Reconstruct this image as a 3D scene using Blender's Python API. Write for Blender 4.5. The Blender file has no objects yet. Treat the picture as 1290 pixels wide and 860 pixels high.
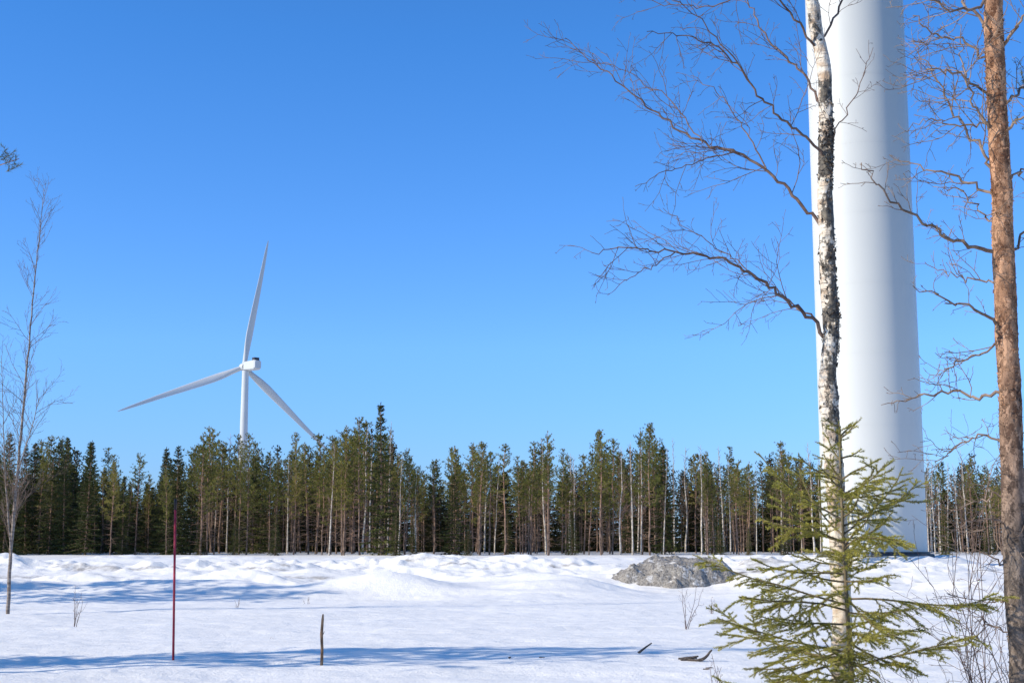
import bpy, math, numpy as np
from mathutils import Vector, Matrix

F=1700.0; CAMH=1.6; PIT=math.atan(250/F)
def W(px,py,Y):
    a=(px-645)/F; b=(430-py)/F
    d=np.array([a, math.cos(PIT)-b*math.sin(PIT), math.sin(PIT)+b*math.cos(PIT)])
    return np.array([0,0,CAMH])+d*(Y/d[1])

# ---------------------------------------------------------------- noise
def hsh(ix,iy,s):
    n=(ix.astype(np.int64)*374761393+iy.astype(np.int64)*668265263+s*974634777)&0xffffffff
    n=((n^(n>>13))*1274126177)&0xffffffff
    n=n^(n>>16)
    return (n&0xffffff)/float(0xffffff)
def vn(x,y,s=0):
    x=np.asarray(x,float); y=np.asarray(y,float)
    ix=np.floor(x); iy=np.floor(y); fx=x-ix; fy=y-iy
    fx=fx*fx*(3-2*fx); fy=fy*fy*(3-2*fy)
    a=hsh(ix,iy,s);b=hsh(ix+1,iy,s);c=hsh(ix,iy+1,s);d=hsh(ix+1,iy+1,s)
    return (a*(1-fx)+b*fx)*(1-fy)+(c*(1-fx)+d*fx)*fy
def fbm(x,y,o=4,s=0):
    t=0;a=.5;n=0
    for i in range(o):
        t=t+a*vn(np.asarray(x)*2**i+i*17.3,np.asarray(y)*2**i-i*9.1,s+i); n+=a; a*=.5
    return t/n
def sst(a,b,x):
    t=np.clip((x-a)/(b-a),0,1); return t*t*(3-2*t)

TX,TY=W(1102,690,57.0)[0],57.0
def crest(X): return 45+3.0*(vn(X/8,X*0,3)-.5)+1.4*(vn(X/2.3,X*0,8)-.5)
def height(X,Y):
    X=np.asarray(X,float);Y=np.asarray(Y,float)
    z=.17*(fbm(X/7,Y/2.6,3,1)-.5)+.07*(fbm(X/1.6,Y/.9,3,5)-.5)
    z=z*np.clip(1.2-Y/120,.2,1)
    z=z+.035*(fbm(X/.35,Y/.3,3,91)-.5)*(Y<60)
    Yc=crest(X)
    s=sst(-6.0,0,Y-Yc)
    z=z+.54*s
    l=fbm(X/1.6,Y/1.0,5,11)
    rid=1-np.abs(fbm(X/.8,Y/.7,4,15)-.5)*4
    blk=np.clip(vn(X/.42,Y/.42,19)-.40,0,1)*np.clip(vn(X/1.9,Y/1.9,20)-.28,0,1)
    gp=1-.85*np.exp(-((X-5.0)/1.9)**2)
    wgt=(.50+.65*vn(X/3.4,X*0,21))*(1-.55*np.exp(-((X-14.5)/4.5)**2))*(1-.2*np.exp(-((X+14)/4)**2))
    z=z+np.exp(-((Y-Yc-.6)/1.7)**2)*(.08+.95*np.clip(l-.3,0,1)+.15*np.clip(rid,0,1)+1.0*blk)*wgt
    z=z+gp*np.exp(-((Y-Yc+3.4)/1.3)**2)*(np.clip(fbm(X/2.8,Y/1.0,5,31)-.44,0,1)*1.7+.45*blk)*(.2+vn(X/6,X*0,22))*(1-.6*np.exp(-((X-14.5)/4.5)**2))
    z=z+gp*np.exp(-((Y-39.5)/2.4)**2)*np.clip(fbm(X/5.5,Y/2.4,3,35)-.44,0,1)*1.5
    Y2=64+3*(vn(X/10,X*0,33)-.5)
    z=z+np.exp(-((Y-Y2)/2.5)**2)*(.05+.6*np.clip(fbm(X/2,Y/1.6,5,37)-.3,0,1))
    z=z+.30*np.exp(-((X+1.6)/3.8)**2-((Y-40.5)/2.4)**2)
    z=z+.16*np.exp(-((X-1.2)/1.6)**2-((Y-38.6)/1.3)**2)
    z=z+.18*np.exp(-((X+12)/5)**2-((Y-37)/1.6)**2)
    z=z+.26*np.exp(-((X-8.6)/2.0)**2-((Y-43.0)/2.0)**2)*(.5+fbm(X/1.1,Y/1.1,4,44))
    z=z+.15*(Y>60)*sst(60,90,Y)
    r=np.hypot(X-TX,Y-TY)
    k=1-sst(2.9,5.0,r)
    z=z*(1-k)+.86*k
    z=z+.30*np.exp(-((r-3.1)/.8)**2)*np.clip(fbm(X/.9,Y/.9,4,47)-.25,0,1)*(r>2.0)
    return z
def gz(x,y): return float(height(np.array([x]),np.array([y]))[0])

# ---------------------------------------------------------------- mesh builder
class MB:
    def __init__(s): s.v=[];s.q=[];s.t=[];s.qm=[];s.tm=[];s.n=0
    def add(s,V,Q=None,T=None,m=0):
        V=np.asarray(V,float).reshape(-1,3)
        if Q is not None and len(Q): 
            Q=np.asarray(Q,int); s.q.append(Q+s.n); s.qm.append(np.full(len(Q),m))
        if T is not None and len(T): 
            T=np.asarray(T,int); s.t.append(T+s.n); s.tm.append(np.full(len(T),m))
        s.v.append(V); s.n+=len(V)
    def arrays(s):
        V=np.concatenate(s.v) if s.v else np.zeros((0,3))
        Q=np.concatenate(s.q) if s.q else np.zeros((0,4),int)
        T=np.concatenate(s.t) if s.t else np.zeros((0,3),int)
        qm=np.concatenate(s.qm) if s.qm else np.zeros(0,int)
        tm=np.concatenate(s.tm) if s.tm else np.zeros(0,int)
        return V,Q,T,qm,tm
    def mesh(s,name,mats,smooth=True):
        return mkmesh(name,*s.arrays(),mats,smooth)
def mkmesh(name,V,Q,T,qm,tm,mats,smooth=True):
    me=bpy.data.meshes.new(name)
    me.vertices.add(len(V)); me.vertices.foreach_set('co',V.astype(np.float32).ravel())
    nl=len(Q)*4+len(T)*3
    me.loops.add(nl); me.loops.foreach_set('vertex_index',np.concatenate([Q.ravel(),T.ravel()]).astype(np.int32))
    me.polygons.add(len(Q)+len(T))
    st=np.concatenate([np.arange(len(Q))*4,len(Q)*4+np.arange(len(T))*3]).astype(np.int32)
    me.polygons.foreach_set('loop_start',st)
    me.polygons.foreach_set('material_index',np.concatenate([qm,tm]).astype(np.int32))
    me.polygons.foreach_set('use_smooth',np.full(len(Q)+len(T),smooth))
    for m in mats: me.materials.append(m)
    me.update(calc_edges=True); me.validate()
    return me
def nrm(a): return a/(np.linalg.norm(a)+1e-12)
def tube(mb,pts,rad,n=4,m=0,cap=False):
    pts=np.asarray(pts,float); k=len(pts)
    rad=np.broadcast_to(np.asarray(rad,float),(k,))
    t=np.gradient(pts,axis=0); t/=np.linalg.norm(t,axis=1)[:,None]+1e-12
    md=nrm(pts[-1]-pts[0]); ref=np.array([0,1.,0]) if abs(md[2])>.7 else np.array([0,0,1.])
    a=np.cross(t,ref); a/=np.linalg.norm(a,axis=1)[:,None]+1e-9
    b=np.cross(t,a)
    th=np.arange(n)*2*math.pi/n
    V=pts[:,None,:]+rad[:,None,None]*(np.cos(th)[None,:,None]*a[:,None,:]+np.sin(th)[None,:,None]*b[:,None,:])
    i=np.arange(k-1)[:,None]*n; j=np.arange(n)[None,:]; j2=(j+1)%n
    Q=np.stack([i+j,i+j2,i+n+j2,i+n+j],-1).reshape(-1,4)
    V=V.reshape(-1,3); T=None
    if cap:
        V=np.concatenate([V,pts[:1],pts[-1:]]); c0=k*n;c1=c0+1
        T=[[c0,(x+1)%n,x] for x in range(n)]+[[c1,(k-1)*n+x,(k-1)*n+(x+1)%n] for x in range(n)]
    mb.add(V,Q,T,m)
def needles(mb,P,D,L,w,rng,m=0):
    N=len(P); D=D/(np.linalg.norm(D,axis=1)[:,None]+1e-9)
    R=rng.normal(size=(N,3)); S=np.cross(D,R); S/=np.linalg.norm(S,axis=1)[:,None]+1e-9
    L=np.broadcast_to(L,(N,))[:,None]; w=np.broadcast_to(w,(N,))[:,None]
    V=np.stack([P-S*w/2,P+S*w/2,P+D*L],1).reshape(-1,3)
    mb.add(V,None,np.arange(3*N).reshape(-1,3),m)
def box(mb,c,s,m=0,M=None):
    c=np.array(c);s=np.array(s)/2
    V=np.array([[x,y,z] for x in(-1,1) for y in(-1,1) for z in(-1,1)])*s+c
    if M is not None: V=V@np.array(M).T
    mb.add(V,[[0,1,3,2],[4,6,7,5],[0,4,5,1],[2,3,7,6],[0,2,6,4],[1,5,7,3]],None,m)
def wander(p,d,L,n,rng,curl,up):
    pts=[np.array(p,float)]; d=nrm(np.array(d,float))
    for i in range(n):
        d=nrm(d+rng.normal(0,curl,3)+np.array([0,0,up])); pts.append(pts[-1]+d*L/n)
    return np.array(pts)
def resample(pts,n):
    pts=np.asarray(pts,float)
    s=np.concatenate([[0],np.cumsum(np.linalg.norm(np.diff(pts,axis=0),axis=1))])
    u=np.linspace(0,s[-1],n)
    out=np.stack([np.interp(u,s,pts[:,i]) for i in range(3)],1)
    for _ in range(2): out[1:-1]=.25*out[:-2]+.5*out[1:-1]+.25*out[2:]
    return out
def twigs(mb,pts,r0,r1,rng,level,L,gap,up=.03,s0=.12,m=0,rmin=.0015,curl=.13,ang=(.5,1.05),n=3,stiff=.006,taper=.55):
    seg=np.linalg.norm(np.diff(pts,axis=0),axis=1); S=np.concatenate([[0],np.cumsum(seg)]); tot=S[-1]
    cnt=max(1,int(tot*(1-s0)/gap))
    for i in range(cnt):
        s=s0+(1-s0)*(i+rng.random())/cnt
        u=s*tot; k=min(np.searchsorted(S,u,side='right')-1,len(seg)-1); f=(u-S[k])/(seg[k]+1e-9)
        p=pts[k]*(1-f)+pts[k+1]*f; t=nrm(pts[k+1]-pts[k])
        pr=nrm(np.cross(t,rng.normal(size=3))); a=rng.uniform(*ang)
        d=t*math.cos(a)+pr*math.sin(a)
        l=L*(1-taper*s)*rng.uniform(.3,1.3)
        rr=min(.75*(r0*(1-s)+r1*s),rmin+l*stiff)
        c=wander(p,d,l,6 if l>.15 else 3,rng,curl,up)
        tube(mb,c,np.linspace(rr,rmin,len(c)),n,m)
        if level>0: twigs(mb,c,rr,rmin,rng,level-1,l*.5,gap*.8,up,.15,m,rmin,curl,ang,3,stiff,taper)

# ---------------------------------------------------------------- materials
def nodes(name):
    m=bpy.data.materials.new(name); m.use_nodes=True; nt=m.node_tree
    b=nt.nodes['Principled BSDF']; return m,nt,b
def N(nt,t,**k):
    n=nt.nodes.new(t)
    for a,v in k.items(): setattr(n,a,v)
    return n
def nmat(name,c1,c2,scale=5,rough=.7,bump=.3,bd=.01,stretch=(1,1,1),rand=.0,spec=.3,lo=.35,hi=.65,detail=5,c3=None,metal=0,trans=0):
    m,nt,b=nodes(name); L=nt.links
    tc=N(nt,'ShaderNodeTexCoord'); mp=N(nt,'ShaderNodeMapping'); mp.inputs['Scale'].default_value=stretch
    L.new(tc.outputs['Object'],mp.inputs[0])
    no=N(nt,'ShaderNodeTexNoise'); no.inputs['Scale'].default_value=scale; no.inputs['Detail'].default_value=detail
    L.new(mp.outputs[0],no.inputs['Vector'])
    r=N(nt,'ShaderNodeValToRGB'); r.color_ramp.elements[0].position=lo; r.color_ramp.elements[1].position=hi
    r.color_ramp.elements[0].color=(*c1,1); r.color_ramp.elements[1].color=(*c2,1)
    if c3: e=r.color_ramp.elements.new((lo+hi)/2); e.color=(*c3,1)
    L.new(no.outputs['Fac'],r.inputs[0]); col=r.outputs[0]
    if rand:
        oi=N(nt,'ShaderNodeObjectInfo'); mr=N(nt,'ShaderNodeMapRange'); mr.inputs['To Min'].default_value=1-rand; mr.inputs['To Max'].default_value=1+rand
        L.new(oi.outputs['Random'],mr.inputs[0])
        hs=N(nt,'ShaderNodeHueSaturation'); L.new(mr.outputs[0],hs.inputs['Value']); L.new(col,hs.inputs['Color'])
        m2=N(nt,'ShaderNodeMapRange'); m2.inputs['To Min'].default_value=.5+rand*.06; m2.inputs['To Max'].default_value=.5-rand*.06
        L.new(oi.outputs['Random'],m2.inputs[0]); L.new(m2.outputs[0],hs.inputs['Hue'])
        col=hs.outputs[0]
    L.new(col,b.inputs['Base Color'])
    b.inputs['Roughness'].default_value=rough; b.inputs['Specular IOR Level'].default_value=spec; b.inputs['Metallic'].default_value=metal
    if bump:
        bp=N(nt,'ShaderNodeBump'); bp.inputs['Strength'].default_value=bump; bp.inputs['Distance'].default_value=bd
        L.new(no.outputs['Fac'],bp.inputs['Height']); L.new(bp.outputs[0],b.inputs['Normal'])
    if trans:
        tr=N(nt,'ShaderNodeBsdfTranslucent'); L.new(col,tr.inputs[0]); mx=N(nt,'ShaderNodeMixShader'); mx.inputs[0].default_value=trans
        L.new(b.outputs[0],mx.inputs[1]); L.new(tr.outputs[0],mx.inputs[2]); L.new(mx.outputs[0],nt.nodes['Material Output'].inputs[0])
    return m

def snow_mat(name='snow_surface',lo=.86,hi=1.25,dc=((.11,.085,.06),(.40,.34,.28)),const=None,ds=28):
    m,nt,b=nodes(name); L=nt.links
    g=N(nt,'ShaderNodeNewGeometry')
    n1=N(nt,'ShaderNodeTexNoise'); n1.inputs['Scale'].default_value=3.5; n1.inputs['Detail'].default_value=8; n1.inputs['Roughness'].default_value=.66
    L.new(g.outputs['Position'],n1.inputs['Vector'])
    n2=N(nt,'ShaderNodeTexNoise'); n2.inputs['Scale'].default_value=.5; n2.inputs['Detail'].default_value=4
    L.new(g.outputs['Position'],n2.inputs['Vector'])
    n3=N(nt,'ShaderNodeTexNoise'); n3.inputs['Scale'].default_value=ds; n3.inputs['Detail'].default_value=4
    L.new(g.outputs['Position'],n3.inputs['Vector'])
    r=N(nt,'ShaderNodeValToRGB'); r.color_ramp.elements[0].position=.3; r.color_ramp.elements[1].position=.7
    r.color_ramp.elements[0].color=(.87,.82,.74,1); r.color_ramp.elements[1].color=(.95,.89,.80,1)
    L.new(n2.outputs['Fac'],r.inputs[0])
    ad=N(nt,'ShaderNodeMath',operation='ADD'); L.new(n1.outputs['Fac'],ad.inputs[1])
    if const is None:
        at=N(nt,'ShaderNodeAttribute'); at.attribute_name='dirt'; L.new(at.outputs['Fac'],ad.inputs[0])
    else: ad.inputs[0].default_value=const
    mr=N(nt,'ShaderNodeMapRange'); mr.inputs['From Min'].default_value=lo; mr.inputs['From Max'].default_value=hi
    L.new(ad.outputs[0],mr.inputs[0])
    dr=N(nt,'ShaderNodeValToRGB'); dr.color_ramp.elements[0].position=.3; dr.color_ramp.elements[1].position=.75
    dr.color_ramp.elements[0].color=(*dc[0],1); dr.color_ramp.elements[1].color=(*dc[1],1)
    L.new(n3.outputs['Fac'],dr.inputs[0])
    mx=N(nt,'ShaderNodeMix',data_type='RGBA'); L.new(mr.outputs[0],mx.inputs[0]); L.new(r.outputs[0],mx.inputs[6]); L.new(dr.outputs[0],mx.inputs[7])
    L.new(mx.outputs[2],b.inputs['Base Color'])
    b.inputs['Roughness'].default_value=.55; b.inputs['Specular IOR Level'].default_value=.25
    mp=N(nt,'ShaderNodeMapping'); mp.inputs['Scale'].default_value=(.7,2.2,1); L.new(g.outputs['Position'],mp.inputs[0])
    n4=N(nt,'ShaderNodeTexNoise'); n4.inputs['Scale'].default_value=1.2; n4.inputs['Detail'].default_value=4; n4.inputs['Roughness'].default_value=.5; L.new(mp.outputs[0],n4.inputs['Vector'])
    b0=N(nt,'ShaderNodeBump'); b0.inputs['Strength'].default_value=.6; b0.inputs['Distance'].default_value=.07; L.new(n4.outputs['Fac'],b0.inputs['Height'])
    b1=N(nt,'ShaderNodeBump'); b1.inputs['Strength'].default_value=.55; b1.inputs['Distance'].default_value=.06
    L.new(n1.outputs['Fac'],b1.inputs['Height']); L.new(b0.outputs[0],b1.inputs['Normal'])
    b2=N(nt,'ShaderNodeBump'); b2.inputs['Strength'].default_value=.4 if const is None else .9; b2.inputs['Distance'].default_value=.012 if const is None else .04
    L.new(n3.outputs['Fac'],b2.inputs['Height']); L.new(b1.outputs[0],b2.inputs['Normal']); L.new(b2.outputs[0],b.inputs['Normal'])
    return m
def birch_mat(name='birch_bark',dark_lo=.50,scale=1.0):
    m,nt,b=nodes(name); L=nt.links
    tc=N(nt,'ShaderNodeTexCoord')
    def noi(st,sc,det=4,ro=.6):
        mp=N(nt,'ShaderNodeMapping'); mp.inputs['Scale'].default_value=st; L.new(tc.outputs['Object'],mp.inputs[0])
        n=N(nt,'ShaderNodeTexNoise'); n.inputs['Scale'].default_value=sc*scale; n.inputs['Detail'].default_value=det; n.inputs['Roughness'].default_value=ro
        L.new(mp.outputs[0],n.inputs['Vector']); return n
    base=noi((1,1,2),9); r=N(nt,'ShaderNodeValToRGB'); r.color_ramp.elements[0].position=.32;r.color_ramp.elements[1].position=.60
    r.color_ramp.elements[0].color=(.46,.31,.19,1); r.color_ramp.elements[1].color=(.76,.66,.52,1); L.new(base.outputs['Fac'],r.inputs[0])
    lent=noi((6,6,60),1.6,3); lr=N(nt,'ShaderNodeValToRGB'); lr.color_ramp.elements[0].position=.60; lr.color_ramp.elements[1].position=.66
    lr.color_ramp.elements[0].color=(0,0,0,1);lr.color_ramp.elements[1].color=(1,1,1,1); L.new(lent.outputs['Fac'],lr.inputs[0])
    pat=noi((1,1,.7),11,7,.73)
    at=N(nt,'ShaderNodeAttribute'); at.attribute_name='rough_bark'
    ad=N(nt,'ShaderNodeMath',operation='MULTIPLY_ADD'); L.new(at.outputs['Fac'],ad.inputs[0]); ad.inputs[1].default_value=.14; L.new(pat.outputs['Fac'],ad.inputs[2])
    pr=N(nt,'ShaderNodeValToRGB'); pr.color_ramp.elements[0].position=dark_lo+.075; pr.color_ramp.elements[1].position=dark_lo+.105
    pr.color_ramp.elements[0].color=(0,0,0,1);pr.color_ramp.elements[1].color=(1,1,1,1); L.new(ad.outputs[0],pr.inputs[0])
    mxf=N(nt,'ShaderNodeMath',operation='MAXIMUM'); L.new(pr.outputs[0],mxf.inputs[0])
    lm=N(nt,'ShaderNodeMath',operation='MULTIPLY'); lm.inputs[1].default_value=.75; L.new(lr.outputs[0],lm.inputs[0]); L.new(lm.outputs[0],mxf.inputs[1])
    fine=noi((1,1,1),40); fr=N(nt,'ShaderNodeValToRGB'); fr.color_ramp.elements[0].position=.35; fr.color_ramp.elements[0].color=(.03,.024,.02,1); fr.color_ramp.elements[1].position=.7; fr.color_ramp.elements[1].color=(.20,.16,.11,1); L.new(fine.outputs['Fac'],fr.inputs[0])
    mx=N(nt,'ShaderNodeMix',data_type='RGBA'); L.new(mxf.outputs[0],mx.inputs[0]); L.new(r.outputs[0],mx.inputs[6]); L.new(fr.outputs[0],mx.inputs[7])
    L.new(mx.outputs[2],b.inputs['Base Color']); b.inputs['Roughness'].default_value=.65
    bp=N(nt,'ShaderNodeBump'); bp.inputs['Strength'].default_value=.7; bp.inputs['Distance'].default_value=.012
    s=N(nt,'ShaderNodeMath',operation='ADD'); L.new(mxf.outputs[0],s.inputs[0]); L.new(fine.outputs['Fac'],s.inputs[1]); L.new(s.outputs[0],bp.inputs['Height'])
    L.new(bp.outputs[0],b.inputs['Normal'])
    return m
def pine_mat(name,z0,z1,scale=1.0,lowc=((.07,.055,.045),(.29,.22,.17)),upc=((.17,.075,.038),(.66,.36,.20))):
    m,nt,b=nodes(name); L=nt.links
    tc=N(nt,'ShaderNodeTexCoord'); mp=N(nt,'ShaderNodeMapping'); mp.inputs['Scale'].default_value=(1,1,.5); L.new(tc.outputs['Object'],mp.inputs[0])
    n1=N(nt,'ShaderNodeTexNoise'); n1.inputs['Scale'].default_value=30*scale; n1.inputs['Detail'].default_value=8; n1.inputs['Roughness'].default_value=.8; n1.inputs['Distortion'].default_value=.6; L.new(mp.outputs[0],n1.inputs['Vector'])
    n2=N(nt,'ShaderNodeTexNoise'); n2.inputs['Scale'].default_value=9*scale; n2.inputs['Detail'].default_value=5; L.new(mp.outputs[0],n2.inputs['Vector'])
    vo=N(nt,'ShaderNodeTexVoronoi'); vo.inputs['Scale'].default_value=34*scale; vo.inputs['Randomness'].default_value=1
    ms=N(nt,'ShaderNodeMix',data_type='RGBA'); ms.inputs[0].default_value=.14; L.new(mp.outputs[0],ms.inputs[6]); L.new(n1.outputs['Color'],ms.inputs[7]); L.new(ms.outputs[2],vo.inputs['Vector'])
    sp0=N(nt,'ShaderNodeSeparateColor'); L.new(vo.outputs['Color'],sp0.inputs[0])
    a1=N(nt,'ShaderNodeMath',operation='MULTIPLY_ADD'); L.new(sp0.outputs[0],a1.inputs[0]); a1.inputs[1].default_value=.36
    a2=N(nt,'ShaderNodeMath',operation='ADD'); L.new(n1.outputs['Fac'],a2.inputs[0]); L.new(n2.outputs['Fac'],a2.inputs[1])
    a3=N(nt,'ShaderNodeMath',operation='MULTIPLY'); a3.inputs[1].default_value=.6; L.new(a2.outputs[0],a3.inputs[0]); L.new(a3.outputs[0],a1.inputs[2])
    mu=a1
    def ramp(c):
        r=N(nt,'ShaderNodeValToRGB'); r.color_ramp.elements[0].position=.61; r.color_ramp.elements[1].position=.92
        r.color_ramp.elements[0].color=(*c[0],1); r.color_ramp.elements[1].color=(*c[1],1); L.new(mu.outputs[0],r.inputs[0]); return r
    lo=ramp(lowc); hi=ramp(upc)
    sp=N(nt,'ShaderNodeSeparateXYZ'); L.new(tc.outputs['Object'],sp.inputs[0])
    mr=N(nt,'ShaderNodeMapRange'); mr.inputs['From Min'].default_value=z0; mr.inputs['From Max'].default_value=z1; L.new(sp.outputs[2],mr.inputs[0])
    mx=N(nt,'ShaderNodeMix',data_type='RGBA'); L.new(mr.outputs[0],mx.inputs[0]); L.new(lo.outputs[0],mx.inputs[6]); L.new(hi.outputs[0],mx.inputs[7])
    L.new(mx.outputs[2],b.inputs['Base Color']); b.inputs['Roughness'].default_value=.85; b.inputs['Specular IOR Level'].default_value=.2
    bp=N(nt,'ShaderNodeBump'); bp.inputs['Strength'].default_value=1.0; bp.inputs['Distance'].default_value=.020/scale; L.new(mu.outputs[0],bp.inputs['Height']); L.new(bp.outputs[0],b.inputs['Normal'])
    return m

M_snow=snow_mat()
M_gravel=snow_mat('snowy_gravel',.80,.95,((.12,.10,.08),(.46,.41,.34)),.50,20)
M_birch=birch_mat()
M_birchfar=nmat('pale_birch_bark_far',(.30,.24,.18),(.66,.58,.48),3,.7,0,stretch=(1,1,2),lo=.36,hi=.58)
M_pine=pine_mat('pine_bark',1.5,3.1)
M_pinefar=pine_mat('pine_bark_far',1.0,4.5,.3,((.13,.09,.065),(.30,.205,.15)),((.22,.12,.075),(.46,.28,.18)))
M_twig=nmat('birch_twig_bark',(.085,.05,.038),(.23,.15,.11),12,.7,0)
M_flake=nmat('dark_bark_flakes',(.03,.024,.02),(.16,.12,.09),60,.8,0)
M_ptwig=nmat('pine_branch_bark',(.13,.085,.06),(.34,.24,.17),12,.8,0)
M_pflake=nmat('thin_orange_bark_flakes',(.32,.16,.085),(.66,.38,.22),40,.7,0,trans=.2)
M_ftwig=nmat('bare_twig_far',(.20,.125,.085),(.37,.24,.165),2,.8,0,rand=.25)
M_pneed=nmat('pine_needles',(.092,.100,.022),(.30,.275,.055),1.1,.6,0,rand=.30,spec=.25,trans=.27)
M_sneed=nmat('spruce_needles',(.044,.056,.016),(.130,.140,.035),.9,.6,0,rand=.3,spec=.25,trans=.2)
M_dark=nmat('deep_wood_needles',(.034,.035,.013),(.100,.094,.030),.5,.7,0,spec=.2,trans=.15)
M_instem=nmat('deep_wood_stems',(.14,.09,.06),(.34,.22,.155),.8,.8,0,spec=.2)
M_hneed=nmat('young_spruce_needles',(.22,.215,.032),(.52,.45,.08),4,.5,0,spec=.35,trans=.3)
M_hpneed=nmat('pine_needles_near',(.07,.075,.022),(.19,.17,.05),6,.5,0,trans=.2)
M_tower=nmat('white_tower_paint',(.59,.58,.53),(.625,.61,.555),.35,.45,0,spec=.35,stretch=(1,1,.25),lo=.2,hi=.8)
M_far=nmat('grey_white_blade_paint',(.52,.53,.52),(.58,.585,.57),.05,.5,0)
M_conc=nmat('grey_concrete',(.07,.07,.07),(.14,.14,.135),4,.9,.4)
M_steel=nmat('galvanised_steel',(.34,.35,.36),(.48,.49,.50),9,.5,0,metal=.2)
M_darkm=nmat('dark_metal',(.03,.03,.035),(.06,.06,.07),3,.5,0)
M_red=nmat('red_stake_paint',(.36,.022,.035),(.52,.045,.065),14,.5,0)
M_black=nmat('black_stake_top',(.015,.012,.012),(.03,.02,.02),14,.5,0)
M_stick=nmat('weathered_wood',(.09,.05,.03),(.30,.19,.11),30,.9,.5,stretch=(1,1,.3))
M_sptrunk=nmat('young_spruce_bark',(.09,.07,.035),(.22,.16,.09),20,.8,.3)

# ---------------------------------------------------------------- object helpers
col=bpy.context.scene.collection
def ob(name,data,parent=None,loc=None):
    o=bpy.data.objects.new(name,data); col.objects.link(o)
    if parent is not None: o.parent=parent
    if loc is not None: o.location=loc
    return o
def top(o,label,cat,group=None):
    o['label']=label; o['category']=cat
    if group: o['group']=group
def struct(o,label,cat):
    o['kind']='structure'; o['label']=label; o['category']=cat

# ---------------------------------------------------------------- ground
def build_ground():
    ys=np.concatenate([np.linspace(-12,13,40,endpoint=False),np.linspace(13,36,250,endpoint=False),
        np.linspace(36,51,230,endpoint=False),np.linspace(51,72,120,endpoint=False),np.geomspace(72,4000,60)])
    nc=900; u=np.linspace(-1,1,nc)
    Wd=14+ys*.48+np.clip(ys-90,0,None)*1.2
    X=u[None,:]*Wd[:,None]; Y=np.repeat(ys[:,None],nc,1)
    Z=height(X,Y)
    V=np.stack([X,Y,Z],-1).reshape(-1,3)
    i=np.arange(len(ys)-1)[:,None]*nc; j=np.arange(nc-1)[None,:]
    Q=np.stack([i+j,i+j+1,i+nc+j+1,i+nc+j],-1).reshape(-1,4)
    me=mkmesh('snow_ground',V,Q,np.zeros((0,3),int),np.zeros(len(Q),int),np.zeros(0,int),[M_snow])
    d=.34*np.exp(-((Y-49)/1.6)**2)*(fbm(X/4,Y/2,3,61)>.5)+.42*sst(75,88,Y)
    d+=.40*np.exp(-((X-7.0)/2.0)**2-((Y-43.0)/1.3)**2)
    Yc=crest(X)
    d+=.56*np.exp(-((Y-Yc+2.4)/.8)**2)*sst(.47,.60,fbm(X/2.4,Y/.7,4,71))
    d+=.52*np.exp(-((Y-Yc+.6)/.7)**2)*sst(.47,.60,fbm(X/1.6,Y/.5,4,75))
    d+=.42*np.exp(-((Y-60)/2)**2)
    a=me.attributes.new('dirt','FLOAT','POINT'); a.data.foreach_set('value',d.reshape(-1).astype(np.float32))
    o=ob('ground',me); struct(o,'snow-covered open ground with lumpy ploughed banks','snow')
build_ground()

# ---------------------------------------------------------------- gravel pile
def build_gravel():
    cx,cy=5.0,42.6; n=190
    x=np.linspace(-2.3,2.3,n); y=np.linspace(-1.8,1.8,n); X,Y=np.meshgrid(x,y)
    r=np.sqrt((X/1.9)**2+(Y/1.5)**2)+.45*(fbm(X*1.2,Y*1.2,4,86)-.5)
    prof=np.clip(1-r,0,1)**.8
    hh=prof*1.15*(.55+.9*fbm(X*1.3+3,Y*1.3,4,81))
    hh=np.minimum(hh,.52+.08*(X/1.8)+.30*(fbm(X*1.6,Y*1.6,4,85)-.3))
    base=height(X+cx,Y+cy)
    Z=base-.05+hh+(.20*(fbm(X*2.6,Y*2.6,5,83)-.5)+.035*(vn(X*14,Y*14,84)-.5))*np.clip(hh*4,0,1)
    Z=np.where(r>1,base-.12,Z)
    V=np.stack([X+cx,Y+cy,Z],-1).reshape(-1,3)
    i=np.arange(n-1)[:,None]*n; j=np.arange(n-1)[None,:]
    Q=np.stack([i+j,i+j+1,i+n+j+1,i+n+j],-1).reshape(-1,4)
    mb=MB(); mb.add(V,Q)
    me=mb.mesh('gravel_pile',[M_gravel],True)
    o=ob('gravel_pile',me); top(o,'grey-brown crushed gravel pile half buried in ploughed snow','gravel pile')
build_gravel()

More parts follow.
